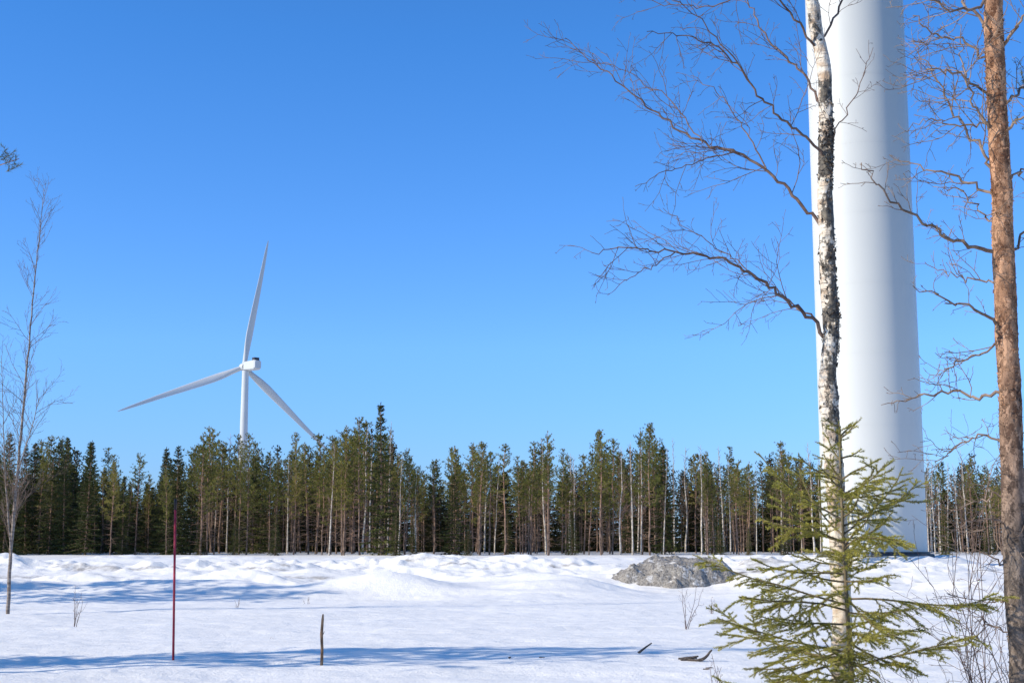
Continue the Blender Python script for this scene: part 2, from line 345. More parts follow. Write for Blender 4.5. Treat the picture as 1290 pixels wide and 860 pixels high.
# ---------------------------------------------------------------- big tower
def build_tower():
    g=.86; R=2.12; H=104
    e=ob('wind_turbine',None,loc=(TX,TY,g)); top(e,'huge white tubular wind turbine tower on concrete base','wind turbine')
    rr=lambda z: R*(1-.18*z/H)**.25
    mb=MB(); zz=np.linspace(.25,H,60); tube(mb,[(0,0,z) for z in zz],[rr(z) for z in zz],160)
    for z in (5.4,8.36,11.3,14.3,17.3,20.3): tube(mb,[(0,0,z),(0,0,z+.02)],[rr(z)+.004]*2,160)
    ob('tower',mb.mesh('tower',[M_tower]),e)
    mb=MB(); tube(mb,[(0,0,-.6),(0,0,.14),(0,0,.18),(0,0,.18)],[R+.26,R+.26,R+.22,.1],96)
    ob('foundation',mb.mesh('foundation',[M_conc],False),e)
    mb=MB(); tube(mb,[(0,0,.18),(0,0,.27),(0,0,.27)],[R+.10,R+.10,R-.1],96)
    ob('flange',mb.mesh('flange',[M_darkm],False),e)
    a=math.radians(243); Rz=np.array([[math.cos(a),-math.sin(a),0],[math.sin(a),math.cos(a),0],[0,0,1]])
    s0=1.45
    mb=MB()
    for i in range(12):
        th0=(-.5+i/12)*.40; th1=(-.5+(i+1)/12)*.40
        V=[[ (R+.02)*math.cos(t),(R+.02)*math.sin(t),z] for t,z in((th0,s0+.05),(th1,s0+.05),(th1,s0+2.1),(th0,s0+2.1))]
        mb.add(np.array(V)@Rz.T,[[0,1,2,3]])
    d=ob('door',mb.mesh('door',[M_tower]),e)
    mb=MB(); box(mb,(R+.06,.30,s0+1),(.06,.04,.22),M=Rz); ob('handle',mb.mesh('handle',[M_darkm],False),d)
    mb=MB()
    box(mb,(R+.60,0,s0),(1.2,1.1,.06),M=Rz)
    for i in range(6): box(mb,(R+1.32+i*.25,0,s0-.2-i*.21),(.25,.95,.05),M=Rz)
    for s in(-1,1):
        tube(mb,np.array([(R+1.2,s*.5,s0-.05),(R+2.8,s*.5,.1)])@Rz.T,.05,4)
        tube(mb,np.array([(R+1.1,s*.5,s0),(R+1.1,s*.5,0)])@Rz.T,.045,6)
    st=ob('stair',mb.mesh('stair',[M_steel],False),e)
    mb=MB()
    for s in(-1,1):
        for h in(.25,.5,.75,1.0): tube(mb,np.array([(R+.1,s*.53,s0+h),(R+1.2,s*.53,s0+h),(R+2.8,s*.53,.1+h)])@Rz.T,.048,6)
        for x,z in((.1,s0),(.65,s0),(1.2,s0),(2.0,.78),(2.8,.1)): tube(mb,np.array([(R+x,s*.53,z),(R+x,s*.53,z+1.0)])@Rz.T,.045,6)
    ob('railing',mb.mesh('railing',[M_tower],False),st)
build_tower()

# ---------------------------------------------------------------- distant turbine
def build_far_turbine():
    a=math.radians(46); n=np.array([-math.sin(a),math.cos(a),0]); D=700
    hub=W(308,462,D)
    def onplane(px,py,nn):
        c=np.array([0,0,CAMH]); d=W(px,py,100)-c
        return c+d*(np.dot(hub-c,nn)/np.dot(d,nn))
    a2=math.radians(26); n2=np.array([-math.sin(a2),math.cos(a2),0])
    tips=[onplane(338,303,n2),onplane(148,518,n2),onplane(417,571,n2)]
    e=ob('wind_turbine',None,loc=(0,0,0))
    base=W(310,500,D); base=np.array([base[0],hub[1]-3.5,0]); e.location=tuple(base); off=base
    top(e,'white three-bladed wind turbine rising behind the forest','wind turbine')
    mb=MB(); hz=hub[2]-2.5
    tube(mb,[(0,0,z) for z in np.linspace(-2,hz,12)],np.linspace(2.6,1.7,12),40)
    ob('tower',mb.mesh('tower',[M_far]),e)
    u=np.array([math.cos(a),math.sin(a),0]); up=np.array([0,0,1.])
    def fr(x,y,z): return hub-off+u*x+n*y+up*z
    mb=MB()
    prof=[(-1.0,1.5,1.9,-1.6),(-2.2,2.1,2.4,-2.3),(-11.0,2.2,2.6,-2.4),(-12.0,1.9,2.2,-1.7)]
    V=[]
    for y,hw,zt,zb in prof: 
        c=.5
        V+= [fr(-hw+c,y,zb),fr(hw-c,y,zb),fr(hw,y,zb+c),fr(hw,y,zt-c),fr(hw-c,y,zt),fr(-hw+c,y,zt),fr(-hw,y,zt-c),fr(-hw,y,zb+c)]
    Q=[[i*8+k,i*8+(k+1)%8,i*8+8+(k+1)%8,i*8+8+k] for i in range(3) for k in range(8)]
    Q+= [[0,1,2,7],[7,2,3,6],[6,3,4,5],[24,25,26,31],[31,26,27,30],[30,27,28,29]]
    mb.add(V,Q); nac=ob('nacelle',mb.mesh('nacelle',[M_far],False),e)
    mb=MB(); Mx=np.stack([u,n,up],1)
    b=MB(); box(b,(0,-9.8,3.2),(3.0,2.2,1.6)); VV=b.arrays()[0]@Mx.T+(hub-off); mb.add(VV,b.arrays()[1])
    ob('cooler',mb.mesh('cooler',[M_darkm],False),nac)
    mb=MB(); ys=[-1.0,.5,2.0,3.2,4.0,4.3]; rs=[2.0,2.2,2.0,1.4,.7,.05]
    tube(mb,[fr(0,y,0) for y in ys],rs,24); ob('hub',mb.mesh('hub',[M_far]),e)
    S=np.array([0,.03,.08,.16,.24,.35,.5,.65,.8,.9,.96,1.0])
    C=np.array([2.4,2.5,3.0,4.0,4.3,3.9,3.2,2.5,1.85,1.4,.9,.25]); Tk=np.array([1,.98,.75,.42,.3,.25,.2,.18,.17,.16,.16,.16])
    for tip in tips:
        d=tip-hub; L=np.linalg.norm(d); d=d/L; ch=np.cross(n2,d)
        mb=MB(); V=[]; K=20
        for s,c,t in zip(S,C,Tk):
            tw=math.radians(32*(1-s)**1.6+4); cd=ch*math.cos(tw)+n2*math.sin(tw); nd=-ch*math.sin(tw)+n2*math.cos(tw)
            ctr=hub-off+d*(1.4+s*(L-1.4))+n2*(1.2*(1-s))
            for k in range(K):
                th=k*2*math.pi/K; V.append(ctr+cd*(c*.5*math.cos(th)-(c-min(c,2.4))*.22)+nd*(c*t*.5*math.sin(th)))
        Q=[[i*K+k,i*K+(k+1)%K,i*K+K+(k+1)%K,i*K+K+k] for i in range(len(S)-1) for k in range(K)]
        mb.add(V,Q); ob('blade',mb.mesh('blade',[M_far]),e)
build_far_turbine()

# ---------------------------------------------------------------- forest tree kinds (unit: metres)
def pine(seed,H,cs,spread,fine=1.0,rb=.074,w=.043,dead=.09):
    rng=np.random.default_rng(seed); T=MB(); C=MB()
    k=9; ax=np.zeros((k,3)); ax[:,2]=np.linspace(-.3,H,k); ax[1:,:2]=np.cumsum(rng.normal(0,.04,(k-1,2)),0)
    tube(T,ax,np.linspace(rb,.014,k),6)
    def at(z): return np.array([np.interp(z,ax[:,2],ax[:,0]),np.interp(z,ax[:,2],ax[:,1]),z])
    for z in np.arange(.08*H,cs*H+.6,dead):
        az=rng.uniform(0,6.28); l=rng.uniform(.25,1.15)
        c=wander(at(z),(math.cos(az),math.sin(az),rng.uniform(-.3,.35)),l,3,rng,.15,0); tube(T,c,[.012,.010,.008,.005],3,1)
    z=cs*H; P=[];D=[]; nn=8 if fine>=1 else 5
    while z<H*.975:
        rel=(z-cs*H)/(H*(1-cs)); nb=rng.integers(4,7); a0=rng.uniform(0,6.28)
        wl=rng.uniform(.7,1.2)
        for b in range(nb):
            if rng.random()<.18+.3*(rel<.25): continue
            az=a0+b*6.28/nb+rng.normal(0,.25); l=wl*spread*(1-rel)**.70*min(1,.5+rel*2.5)*rng.uniform(.4,1.3)+.14
            el=.12+.72*rel+rng.normal(0,.16)
            c=wander(at(z+rng.normal(0,.05)),(math.cos(az)*math.cos(el),math.sin(az)*math.cos(el),math.sin(el)),l,4,rng,.08,.07)
            tube(T,c,np.linspace(.018,.006,5),3,1)
            nt=int(max(3,l/.09*fine))
            for s in np.linspace(.28,1,nt):
                q=s*4; i=min(int(q),3); p=c[i]+(c[i+1]-c[i])*(q-i); t=nrm(c[i+1]-c[i])
                p=p+rng.normal(0,.14*l*(.4+.6*s),3)*[1,1,.5]
                P.append(np.repeat(p[None],nn,0)); D.append(t*.5+np.array([0,0,.42])+rng.normal(0,.62,(nn,3)))
        z+=.28+.14*rng.random()
    p=at(H); P.append(np.repeat(p[None]-[0,0,.1],14,0)); D.append(np.array([0,0,1.6])+rng.normal(0,.4,(14,3)))
    P=np.concatenate(P);D=np.concatenate(D)
    needles(C,P,D,rng.uniform(.10,.20,len(P)),w,rng)
    return T,C
def spruce(seed,H,spread,fine=1.0,dens=1.0):
    rng=np.random.default_rng(seed); T=MB(); C=MB()
    tube(T,[(0,0,-.3),(0,0,H*.5),(0,0,H)],[.10,.06,.012],7)
    z=.25; P=[];D=[]
    while z<H*.985:
        rel=z/H; nb=rng.integers(5,8); a0=rng.uniform(0,6.28)
        for b in range(nb):
            az=a0+b*6.28/nb+rng.normal(0,.2); l=spread*(1-rel)**.85*rng.uniform(.55,1.2)+.08
            el=-.25+.9*rel**1.5+rng.normal(0,.1)
            d0=np.array([math.cos(az)*math.cos(el),math.sin(az)*math.cos(el),math.sin(el)])
            c=wander((0,0,z+rng.normal(0,.05)),d0,l,4,rng,.05,.03)
            tube(T,c,np.linspace(.014,.004,5),3,1)
            nt=int(max(3,l/.06*dens)); lat=np.array([-d0[1],d0[0],0])
            for s in np.linspace(.12,1,nt):
                q=s*4; i=min(int(q),3); p=c[i]+(c[i+1]-c[i])*(q-i); sd=rng.choice([-1,1]); w=rng.random()*.42*l*(1-s*.75)
                p=p+lat*sd*w+np.array([0,0,-.12*w-.03*rng.random()])
                P.append(np.repeat(p[None],7,0)); D.append(d0*.8+lat*sd*.6+np.array([0,0,-.35])+rng.normal(0,.45,(7,3)))
        z+=.2+.08*rng.random()
    P.append(np.repeat(np.array([[0,0,H-.1]]),10,0)); D.append(np.array([0,0,1.5])+rng.normal(0,.3,(10,3)))
    P=np.concatenate(P);D=np.concatenate(D)
    needles(C,P,D,rng.uniform(.10,.19,len(P)),.048*(1 if dens>=1 else 2.2),rng)
    return T,C
def birch(seed,H,spread):
    rng=np.random.default_rng(seed); T=MB(); C=MB()
    k=9; ax=np.zeros((k,3)); ax[:,2]=np.linspace(-.3,H,k); ax[1:,:2]=np.cumsum(rng.normal(0,.035,(k-1,2)),0)
    tube(T,ax,np.linspace(.070,.010,k),7)
    for z in np.arange(.3*H,H*.97,.16):
        p=np.array([np.interp(z,ax[:,2],ax[:,0]),np.interp(z,ax[:,2],ax[:,1]),z]); az=rng.uniform(0,6.28)
        l=spread*(1.15-z/H)*rng.uniform(.5,1.1)+.12; el=rng.uniform(.7,1.15)
        c=wander(p,(math.cos(az)*math.cos(el),math.sin(az)*math.cos(el),math.sin(el)),l,4,rng,.08,.05)
        tube(C,c,np.linspace(.014,.007,5),3)
        twigs(C,c,.012,.007,rng,1,l*.5,.13,.05,.15,0,.007,ang=(.3,.8))
    return T,C
kinds={}
for i in range(12): kinds['pine',i]=(pine(100+i,9.0,[.42,.50,.36,.46,.54,.34,.48,.40,.58,.38,.52,.30][i],[1.5,1.2,1.65,1.4,1.15,1.8,1.3,1.6,1.35,1.45,1.1,1.7][i]),9.0)
for i in range(6): kinds['spruce',i]=(spruce(200+i,8.5,[1.5,1.3,1.7,1.4,1.15,1.6][i]),8.5)
for i in range(6): kinds['birch',i]=(birch(300+i,9.0,[1.2,1.0,1.4,1.1,.9,1.3][i]),9.0)
meshes={}
for (k,i),((T,C),H) in kinds.items():
    tm={'pine':[M_pinefar,M_ftwig],'spruce':[M_pinefar,M_ftwig],'birch':[M_birchfar,M_ftwig]}[k]
    cm={'pine':[M_pneed],'spruce':[M_sneed],'birch':[M_ftwig]}[k]
    meshes[k,i]=(T.mesh(k+'_trunk',tm),C.mesh(k+'_crown',cm,k=='birch'),H)
LAB={'pine':('slender young pine with bare lower stem in forest edge','tree','pine_tree'),
     'spruce':('dark green conical spruce standing in forest edge','tree','spruce_tree'),
     'birch':('leafless birch with thin pale trunk in forest edge','tree','birch_tree')}
def place(kind,i,x,y,h,rot,wide=1.0,group='trees of the forest edge',label=None):
    T,C,H=meshes[kind,i]; s=h/H
    e=ob(LAB[kind][2],None,loc=(x,y,gz(x,y))); e.rotation_euler=(rng0.normal(0,.016),rng0.normal(0,.016),rot); e.scale=(s*wide,s*wide,s)
    top(e,label or LAB[kind][0],LAB[kind][1],group)
    ob('trunk',T,e); ob('crown',C,e)
rng0=np.random.default_rng(7)
prx=[-200,0,50,75,120,160,200,230,270,310,350,400,440,485,512,540,570,605,650,690,725,755,785,815,870,930,1000,1060,1180,1220,1250,1290,1500]
pry=[550,545,560,548,560,578,572,560,542,552,547,552,532,524,572,580,568,562,556,550,575,548,560,540,563,562,558,565,572,560,580,575,570]
rows=[86,88.6,91.2,94,97,100.5]
for r,yy in enumerate(rows):
    hw=.39*yy+2.5; nn=45
    for c in range(nn):
        x=-hw+(c+.5)*2*hw/nn+rng0.normal(0,.85); y=yy+rng0.normal(0,1.0)
        px=645+x/y*F
        ty=np.interp(px,prx,pry); Hm=(680-ty)/F*y*1.02+CAMH-gz(x,y)
        h=Hm*(1.03-.34*rng0.random()**.95)
        q=rng0.random()
        if px<120: kind='spruce' if q<.62 else 'pine'
        elif px<240: kind='spruce' if q<.30 else('pine' if q<.9 else 'birch')
        elif px<520: kind='pine' if q<.86 else('spruce' if q<.89 else 'birch')
        elif px<860: kind='pine' if q<.70 else('spruce' if q<.75 else 'birch')
        else: kind='pine' if q<.56 else('spruce' if q<.59 else 'birch')
        i=int(rng0.integers(0,12 if kind=='pine' else 6))
        if kind=='birch' : h=Hm*rng0.uniform(.80,1.0)
        place(kind,i,x,y,h,rng0.uniform(0,6.28),rng0.uniform(.75,1.3))
for px,ty,k,i in [(485,512,'spruce',4),(458,530,'pine',2),(438,540,'pine',5),(270,540,'pine',0),(605,560,'pine',3),(690,547,'pine',6),(755,545,'pine',1),(815,537,'pine',2),(120,558,'spruce',1),(20,548,'spruce',0),(420,560,'birch',3),(505,575,'birch',1),(793,560,'birch',4),(878,575,'birch',1)]:
    y=84.5+rng0.random(); x=(px-645)/F*y*1.012; place(k,i,x,y,(680-ty)/F*y*1.02+CAMH-gz(x,y),rng0.uniform(0,6))
for k in range(14):
    y=83+rng0.random()*3; px=[255,262,300,350,500,522,590,640,720,905,940,985,1185,1240][k]; x=(px-645)/F*y
    place('spruce',k%6,x,y,rng0.uniform(1.6,3.4),rng0.uniform(0,6),1.15,'low spruces under the forest edge','low bushy green spruce growing under taller trees')
rb=np.random.default_rng(9); mbI=MB()
smS=[spruce(900+i,8.5,1.9,1,.5)[1].arrays() for i in range(3)]
smP=[pine(950+i,8.5,[.35,.45,.3][i],1.5,.5,.075,.085,.22) for i in range(3)]
smP=[(a.arrays(),b.arrays()) for a,b in smP]
def addm(A,Mx,s3,loc,mm):
    V,Q,T,_,_=A; V2=V@Mx.T*s3+loc; mbI.add(V2,Q,T,mm)
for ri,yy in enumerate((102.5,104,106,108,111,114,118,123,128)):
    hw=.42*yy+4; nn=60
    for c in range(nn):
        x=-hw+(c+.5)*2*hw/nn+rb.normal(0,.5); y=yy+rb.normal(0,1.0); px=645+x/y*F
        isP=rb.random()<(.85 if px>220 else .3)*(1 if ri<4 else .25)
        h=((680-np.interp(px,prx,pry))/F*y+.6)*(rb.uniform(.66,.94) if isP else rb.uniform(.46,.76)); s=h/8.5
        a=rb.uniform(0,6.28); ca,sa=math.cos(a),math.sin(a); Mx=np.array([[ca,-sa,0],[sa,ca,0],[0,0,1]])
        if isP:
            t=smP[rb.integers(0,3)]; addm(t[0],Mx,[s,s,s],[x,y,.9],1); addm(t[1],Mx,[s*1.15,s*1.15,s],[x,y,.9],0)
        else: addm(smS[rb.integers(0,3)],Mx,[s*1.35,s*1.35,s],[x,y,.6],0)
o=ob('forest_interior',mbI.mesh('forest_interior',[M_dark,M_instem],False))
o['kind']='stuff'; o['label']='dense conifer wood behind the forest edge'; o['category']='forest'

for (x,y,h,k,i) in [(-10.2,16.4,7.6,'pine',2),(-13.6,15.6,8.5,'pine',5),(-9.6,15.6,9.4,'pine',7),(-12.2,16.6,7.2,'spruce',2),(-19.5,32.5,9.5,'pine',5),(-22,32.8,11,'pine',2),(-24,34.2,9.5,'spruce',0),(-27,33.6,9,'pine',2),(-19.5,35.5,10.5,'pine',7),(-19,29.5,8,'birch',1)]:
    place(k,i,x,y,h,1.3*x,.85,'trees at the side of the clearing',{'pine':'pine at the side of the snowy clearing','spruce':'spruce at the side of the snowy clearing','birch':'bare birch at the side of the snowy clearing'}[k])

# ---------------------------------------------------------------- foreground birch
def lump_trunk(pts,rad,n,rings,seed,amp,jit=0,rng=None):
    mb=MB(); p=resample(pts,rings); r=np.interp(np.linspace(0,1,rings),np.linspace(0,1,len(rad)),rad)
    if jit:
        zz=p[:,2]; p=p.copy(); p[:,0]+=jit*(fbm(zz*1.3,zz*0+seed,3,seed)-.5); p[:,1]+=jit*(fbm(zz*1.3,zz*0+seed+9,3,seed)-.5)
    tube(mb,p,r,n)
    V=mb.v[0]; zz=V[:,2]; c=np.repeat(p,n,0); th=np.arctan2((V-c)[:,1],(V-c)[:,0])
    d=(fbm(np.cos(th)*1.5+7+seed,zz*5+np.sin(th)*1.5,4,seed)-.5)+.6*(fbm(np.cos(th)*4+7,zz*22+np.sin(th)*4,3,seed+3)-.5)
    V=c+(V-c)*(1+amp*d)[:,None]; mb.v[0]=V
    return mb,p,r,th
def build_birch():
    Y=9.0; rng=np.random.default_rng(21)
    path=[(1062,990),(1058,900),(1057,860),(1057,760),(1054,650),(1049,560),(1045,480),(1049,400),(1045,330),(1041,250),(1038,180),(1035,100),(1030,50),(1023,0),(1010,-120),(1004,-260),(1000,-420)]
    pts=[W(a,b,Y) for a,b in path]; pts[0][2]=-.15
    e=ob('birch_tree',None,loc=(pts[0][0],pts[0][1],0)); off=np.array([pts[0][0],pts[0][1],0])
    top(e,'leafless birch with peeling white and black bark','tree')
    pts=[p-off for p in pts]
    rad=np.array([15,13.4,12.6,12.2,11.8,11.1,10.5,10.2,9.5,9.1,8.7,8,7.6,7.2,6.8,6,4.5])/F*Y
    mb,p,r,th=lump_trunk(pts,rad,32,480,5,.42,.075)
    zz=mb.v[0][:,2]
    zc=lambda py:float(W(0,py,Y)[2])
    side=.25+.75*np.clip(np.cos(th+.6),0,1)**.8
    ra=np.clip(sst(zc(660),zc(450),zz)*(1-sst(zc(130),zc(80),zz)),0,1)*(1.1*side)+.85*np.exp(-((zz-zc(190))/.13)**2)+.55*np.exp(-((zz-zc(395))/.09)**2)
    n0=mb.n
    for k in range(1000):
        z=rng.choice([rng.uniform(zc(640),zc(120)),rng.uniform(zc(460),zc(300)),rng.uniform(zc(230),zc(150))]); i=np.argmin(abs(p[:,2]-z)); a=rng.normal(-.5,1.3)
        q=np.array([math.cos(a),math.sin(a)*1,0]); b=p[i]+q*r[i]*.93
        t=np.array([-q[1],q[0],0]); l=rng.uniform(.004,.020); w=rng.uniform(.003,.014)
        o1=b-t*w; o2=b+t*w; t1=o1+q*l+[0,0,rng.normal(0,.012)]; t2=o2+q*l*rng.uniform(.2,1)+[0,0,rng.normal(0,.012)]
        mb.add([o1,o2,t2,t1],[[0,1,2,3]],None,1 if rng.random()<.75 else 0)
    me=mb.mesh('trunk',[M_birch,M_flake])
    ra=np.concatenate([ra,np.full(mb.n-n0,.2)])
    a=me.attributes.new('rough_bark','FLOAT','POINT'); 
    if len(a.data)==len(ra): a.data.foreach_set('value',ra.astype(np.float32))
    ob('trunk',me,e)
    C=MB()
    def limb(path,r0,r1,L,gap=.078,dy=0,level=2,up=.02,s0=.15):
        k=len(path)
        P=[W(a,b,Y+dy*i/(k-1)) for i,(a,b) in enumerate(path)]
        P=resample([q-off for q in P],k*5); P[1:-1]+=rng.normal(0,.009,(k*5-2,3))
        tube(C,P,np.linspace(r0,r1,len(P))*.92,7); twigs(C,P,r0,r1,rng,level,L*1.12,gap,up,s0,0,.0014,curl=.17,stiff=.0038,ang=(.4,1.05))
    limb([(1038,425),(1026,402),(990,378),(955,350),(925,333),(890,322),(850,318),(800,312),(745,318)],.015,.0028,.6,dy=-.5)
    limb([(1026,402),(985,370),(950,352)],.008,.002,.45,dy=.6)
    limb([(1043,300),(1030,280),(1000,245),(965,212),(925,190),(885,180),(850,162),(800,120),(755,85),(712,48)],.014,.0025,.6,dy=.3)
    limb([(1036,200),(1022,180),(985,150),(955,120),(930,80),(905,58),(860,45),(815,40)],.011,.0025,.5,dy=-.6)
    limb([(1034,130),(1015,95),(985,70),(960,35),(940,0),(915,-40)],.010,.003,.5,dy=.5)
    limb([(1028,60),(1000,20),(960,-20),(900,-60)],.010,.003,.55,dy=-.3)
    limb([(1030,60),(1060,10),(1085,-50),(1110,-110)],.010,.003,.45,dy=.3)
    limb([(1040,190),(1062,150),(1085,105),(1100,60)],.006,.002,.28,dy=-.2,level=2)
    limb([(925,190),(880,205),(840,215),(800,235)],.005,.002,.45,dy=-.3,level=2)
    limb([(850,318),(820,335),(790,350),(765,372)],.005,.0018,.35,dy=-.2,level=2)
    limb([(955,350),(915,320),(870,290),(835,262)],.005,.0018,.35,dy=.3,level=2)
    limb([(885,180),(850,130),(800,95),(745,75)],.005,.002,.45,dy=.4)
    limb([(930,80),(880,20),(820,-20)],.006,.002,.45,dy=-.2)
    limb([(960,-20),(900,10),(840,5),(790,-10)],.006,.002,.45,dy=.2)
    limb([(965,212),(930,150),(900,110),(870,95)],.006,.002,.4,dy=.2)
    limb([(1015,-80),(960,-140),(900,-230)],.010,.003,.4,dy=-.3); limb([(1010,-130),(1060,-220),(1090,-320)],.010,.003,.4,dy=.3)
    ob('crown',C.mesh('crown',[M_twig]),e)
build_birch()

# ---------------------------------------------------------------- foreground pine on the right
def tuft(mb,p,d,rng,n=40,L=.045,w=.0025):
    D=nrm(d)+rng.normal(0,.55,(n,3)); P=p+nrm(d)*rng.uniform(-.05,.02,(n,1)); needles(mb,P,D,rng.uniform(.7,1.2,n)*L,w,rng)
def build_pine():
    Y=8.2; rng=np.random.default_rng(31)
    path=[(1296,1015),(1290,900),(1287,860),(1281,740),(1275,620),(1271,500),(1266,400),(1262,300),(1258,200),(1254,100),(1252,0),(1248,-120),(1243,-280),(1236,-450),(1230,-560)]
    pts=[W(a,b,Y) for a,b in path]; pts[0][2]=-.15; off=np.array([pts[0][0],pts[0][1],0])
    e=ob('pine_tree',None,loc=tuple(off)); top(e,'pine with flaky orange bark and dead lower branches','tree')
    rad=np.array([17.5,16,15,14.5,14,13.6,13.2,12.8,12.3,11.8,11.3,10.6,9.5,7.5,4])/F*Y
    mb,p,r,th=lump_trunk([q-off for q in pts],rad,36,520,9,.28,.03)
    for k in range(2400):
        i=rng.integers(0,520); a=rng.uniform(0,6.28); q=np.array([math.cos(a),math.sin(a),0]); b=p[i]+q*r[i]*.96
        t=np.array([-q[1],q[0],0]); l=rng.uniform(.003,.014); w=rng.uniform(.004,.015); hz=rng.uniform(.005,.022)
        o1=b-t*w; o2=b+t*w; t1=o1+q*l+[0,0,hz]; t2=o2+q*l*rng.uniform(.2,1)+[0,0,hz*rng.uniform(.5,1.2)]
        mb.add([o1,o2,t2,t1],[[0,1,2,3]],None,1 if (rng.random()<.7 and p[i][2]>2.4) else 0)
    ob('trunk',mb.mesh('trunk',[M_pine,M_pflake]),e)
    C=MB(); G=MB()
    def limb(path,r0,r1,L,gap=.065,dy=0,level=2,up=.03,s0=.12,green=0):
        k=len(path); P=resample([W(a,b,Y+dy*i/(k-1))-off for i,(a,b) in enumerate(path)],k*5); P[1:-1]+=rng.normal(0,.012,(k*5-2,3))
        tube(C,P,np.linspace(r0,r1,len(P))*1.2,6); twigs(C,P,r0,r1,rng,level,L,gap,up,s0,0,.0017,curl=.20,stiff=.006)
        if green:
            for i in range(green):
                q=P[rng.integers(len(P)//2,len(P))]+rng.normal(0,.07,3); tuft(G,q,rng.normal(0,1,3)+[0,0,.8],rng)
    limb([(1258,320),(1225,312),(1190,296),(1155,275),(1125,255),(1085,205)],.011,.003,.36,dy=-.3)
    limb([(1262,495),(1235,500),(1200,490),(1165,497),(1110,510)],.010,.002,.32,dy=.3)
    limb([(1262,410),(1235,395),(1200,378),(1150,360)],.009,.002,.34,dy=-.2)
    limb([(1262,430),(1235,450),(1205,455),(1170,475)],.007,.002,.32,dy=.2)
    limb([(1258,360),(1225,350),(1190,345),(1165,330)],.006,.002,.32,dy=.2)
    limb([(1255,250),(1215,225),(1170,215),(1120,195)],.009,.002,.42,dy=.3)
    limb([(1257,290),(1230,260),(1205,240),(1175,235)],.006,.002,.32,dy=.3)
    limb([(1252,215),(1222,170),(1195,130),(1170,80),(1150,55)],.009,.002,.5,dy=.2)
    limb([(1252,170),(1225,130),(1215,80),(1205,30)],.008,.002,.5,dy=-.2)
    limb([(1250,120),(1215,100),(1180,85),(1150,95)],.008,.002,.5,dy=-.3)
    limb([(1249,40),(1215,10),(1190,-30),(1170,-80)],.010,.003,.5,dy=.3)
    limb([(1248,5),(1200,15),(1150,-10)],.009,.003,.5,dy=-.3)
    limb([(1250,80),(1215,50),(1180,45),(1150,20)],.008,.003,.5,dy=.1)
    limb([(1253,150),(1210,160),(1170,150),(1140,165)],.006,.002,.4,dy=.1)
    limb([(1262,60),(1285,30),(1310,-10)],.010,.003,.35,dy=-.3)
    limb([(1264,170),(1285,150),(1315,120)],.009,.003,.35,dy=-.3,green=6)
    limb([(1266,230),(1285,215),(1310,205)],.008,.003,.3,dy=.2)
    limb([(1268,330),(1290,290),(1320,260)],.009,.003,.3,dy=.2)
    limb([(1268,130),(1290,110),(1320,90)],.009,.003,.3,dy=.2,green=10)
    limb([(1268,560),(1240,545),(1210,560),(1170,590)],.007,.002,.45,dy=.2)
    limb([(1270,660),(1245,650),(1205,665)],.006,.002,.45,dy=-.2)
    limb([(1272,620),(1245,625),(1215,640),(1180,640)],.006,.0018,.45,dy=.1)
    limb([(1276,720),(1250,700),(1215,690)],.006,.0018,.45,dy=.1)
    limb([(1278,760),(1250,755),(1220,770)],.006,.0018,.45,dy=.1)
    limb([(1280,800),(1255,790),(1225,780)],.006,.0018,.45,dy=.1)
    for k in range(16):
        z=W(0,-150-25*k,Y)[2]; i=np.argmin(abs(p[:,2]-z)); az=rng.uniform(0,6.28)
        c=wander(p[i],(math.cos(az),math.sin(az),.4),rng.uniform(.6,1.2),6,rng,.1,.05); tube(C,c,np.linspace(.014,.004,7),5)
        for j in range(26): tuft(G,c[rng.integers(2,7)]+rng.normal(0,.12,3),rng.normal(0,1,3)+[0,0,1],rng,30,.05,.004)
    ob('branches',C.mesh('branches',[M_ptwig]),e); ob('crown',G.mesh('crown',[M_hpneed],False),e)
build_pine()

def build_left_pine():
    Y=10.5; rng=np.random.default_rng(41); x=-5.3
    e=ob('pine_tree',None,loc=(x,Y,0)); top(e,'pine whose needled branch tip reaches into view','tree')
    mb,p,r,th=lump_trunk([np.array([0,0,-.2]),np.array([.05,0,3]),np.array([0,.05,6]),np.array([.05,0,9])],[.13,.11,.08,.02],16,80,4,.12)
    C=mb;G=MB()
    tip=W(24,200,Y)-[x,Y,0]; s=np.array([.02,0,tip[2]-.35])
    c=resample([s,s*.5+tip*.5+[0,0,-.06],tip],10); tube(C,c,np.linspace(.014,.003,10),5)
    for j in range(20): tuft(G,c[-1]+np.array([-rng.uniform(0,.20),rng.normal(0,.05),rng.normal(0,.05)]),np.array([.5,0,.5])+rng.normal(0,.7,3),rng,22,.042,.0042)
    for k in range(26):
        z=4.6+k*.16; az=rng.uniform(1.2,5.0); cc=wander((0,0,z),(math.cos(az),math.sin(az),.4),rng.uniform(.5,1.1),6,rng,.1,.05); tube(C,cc,np.linspace(.014,.004,7),5)
        for j in range(20): tuft(G,cc[rng.integers(2,7)]+rng.normal(0,.12,3),rng.normal(0,1,3)+[0,0,1],rng,26,.05,.004)
    ob('trunk',mb.mesh('trunk',[M_pine]),e)
    ob('crown',G.mesh('crown',[M_hpneed],False),e)
build_left_pine()

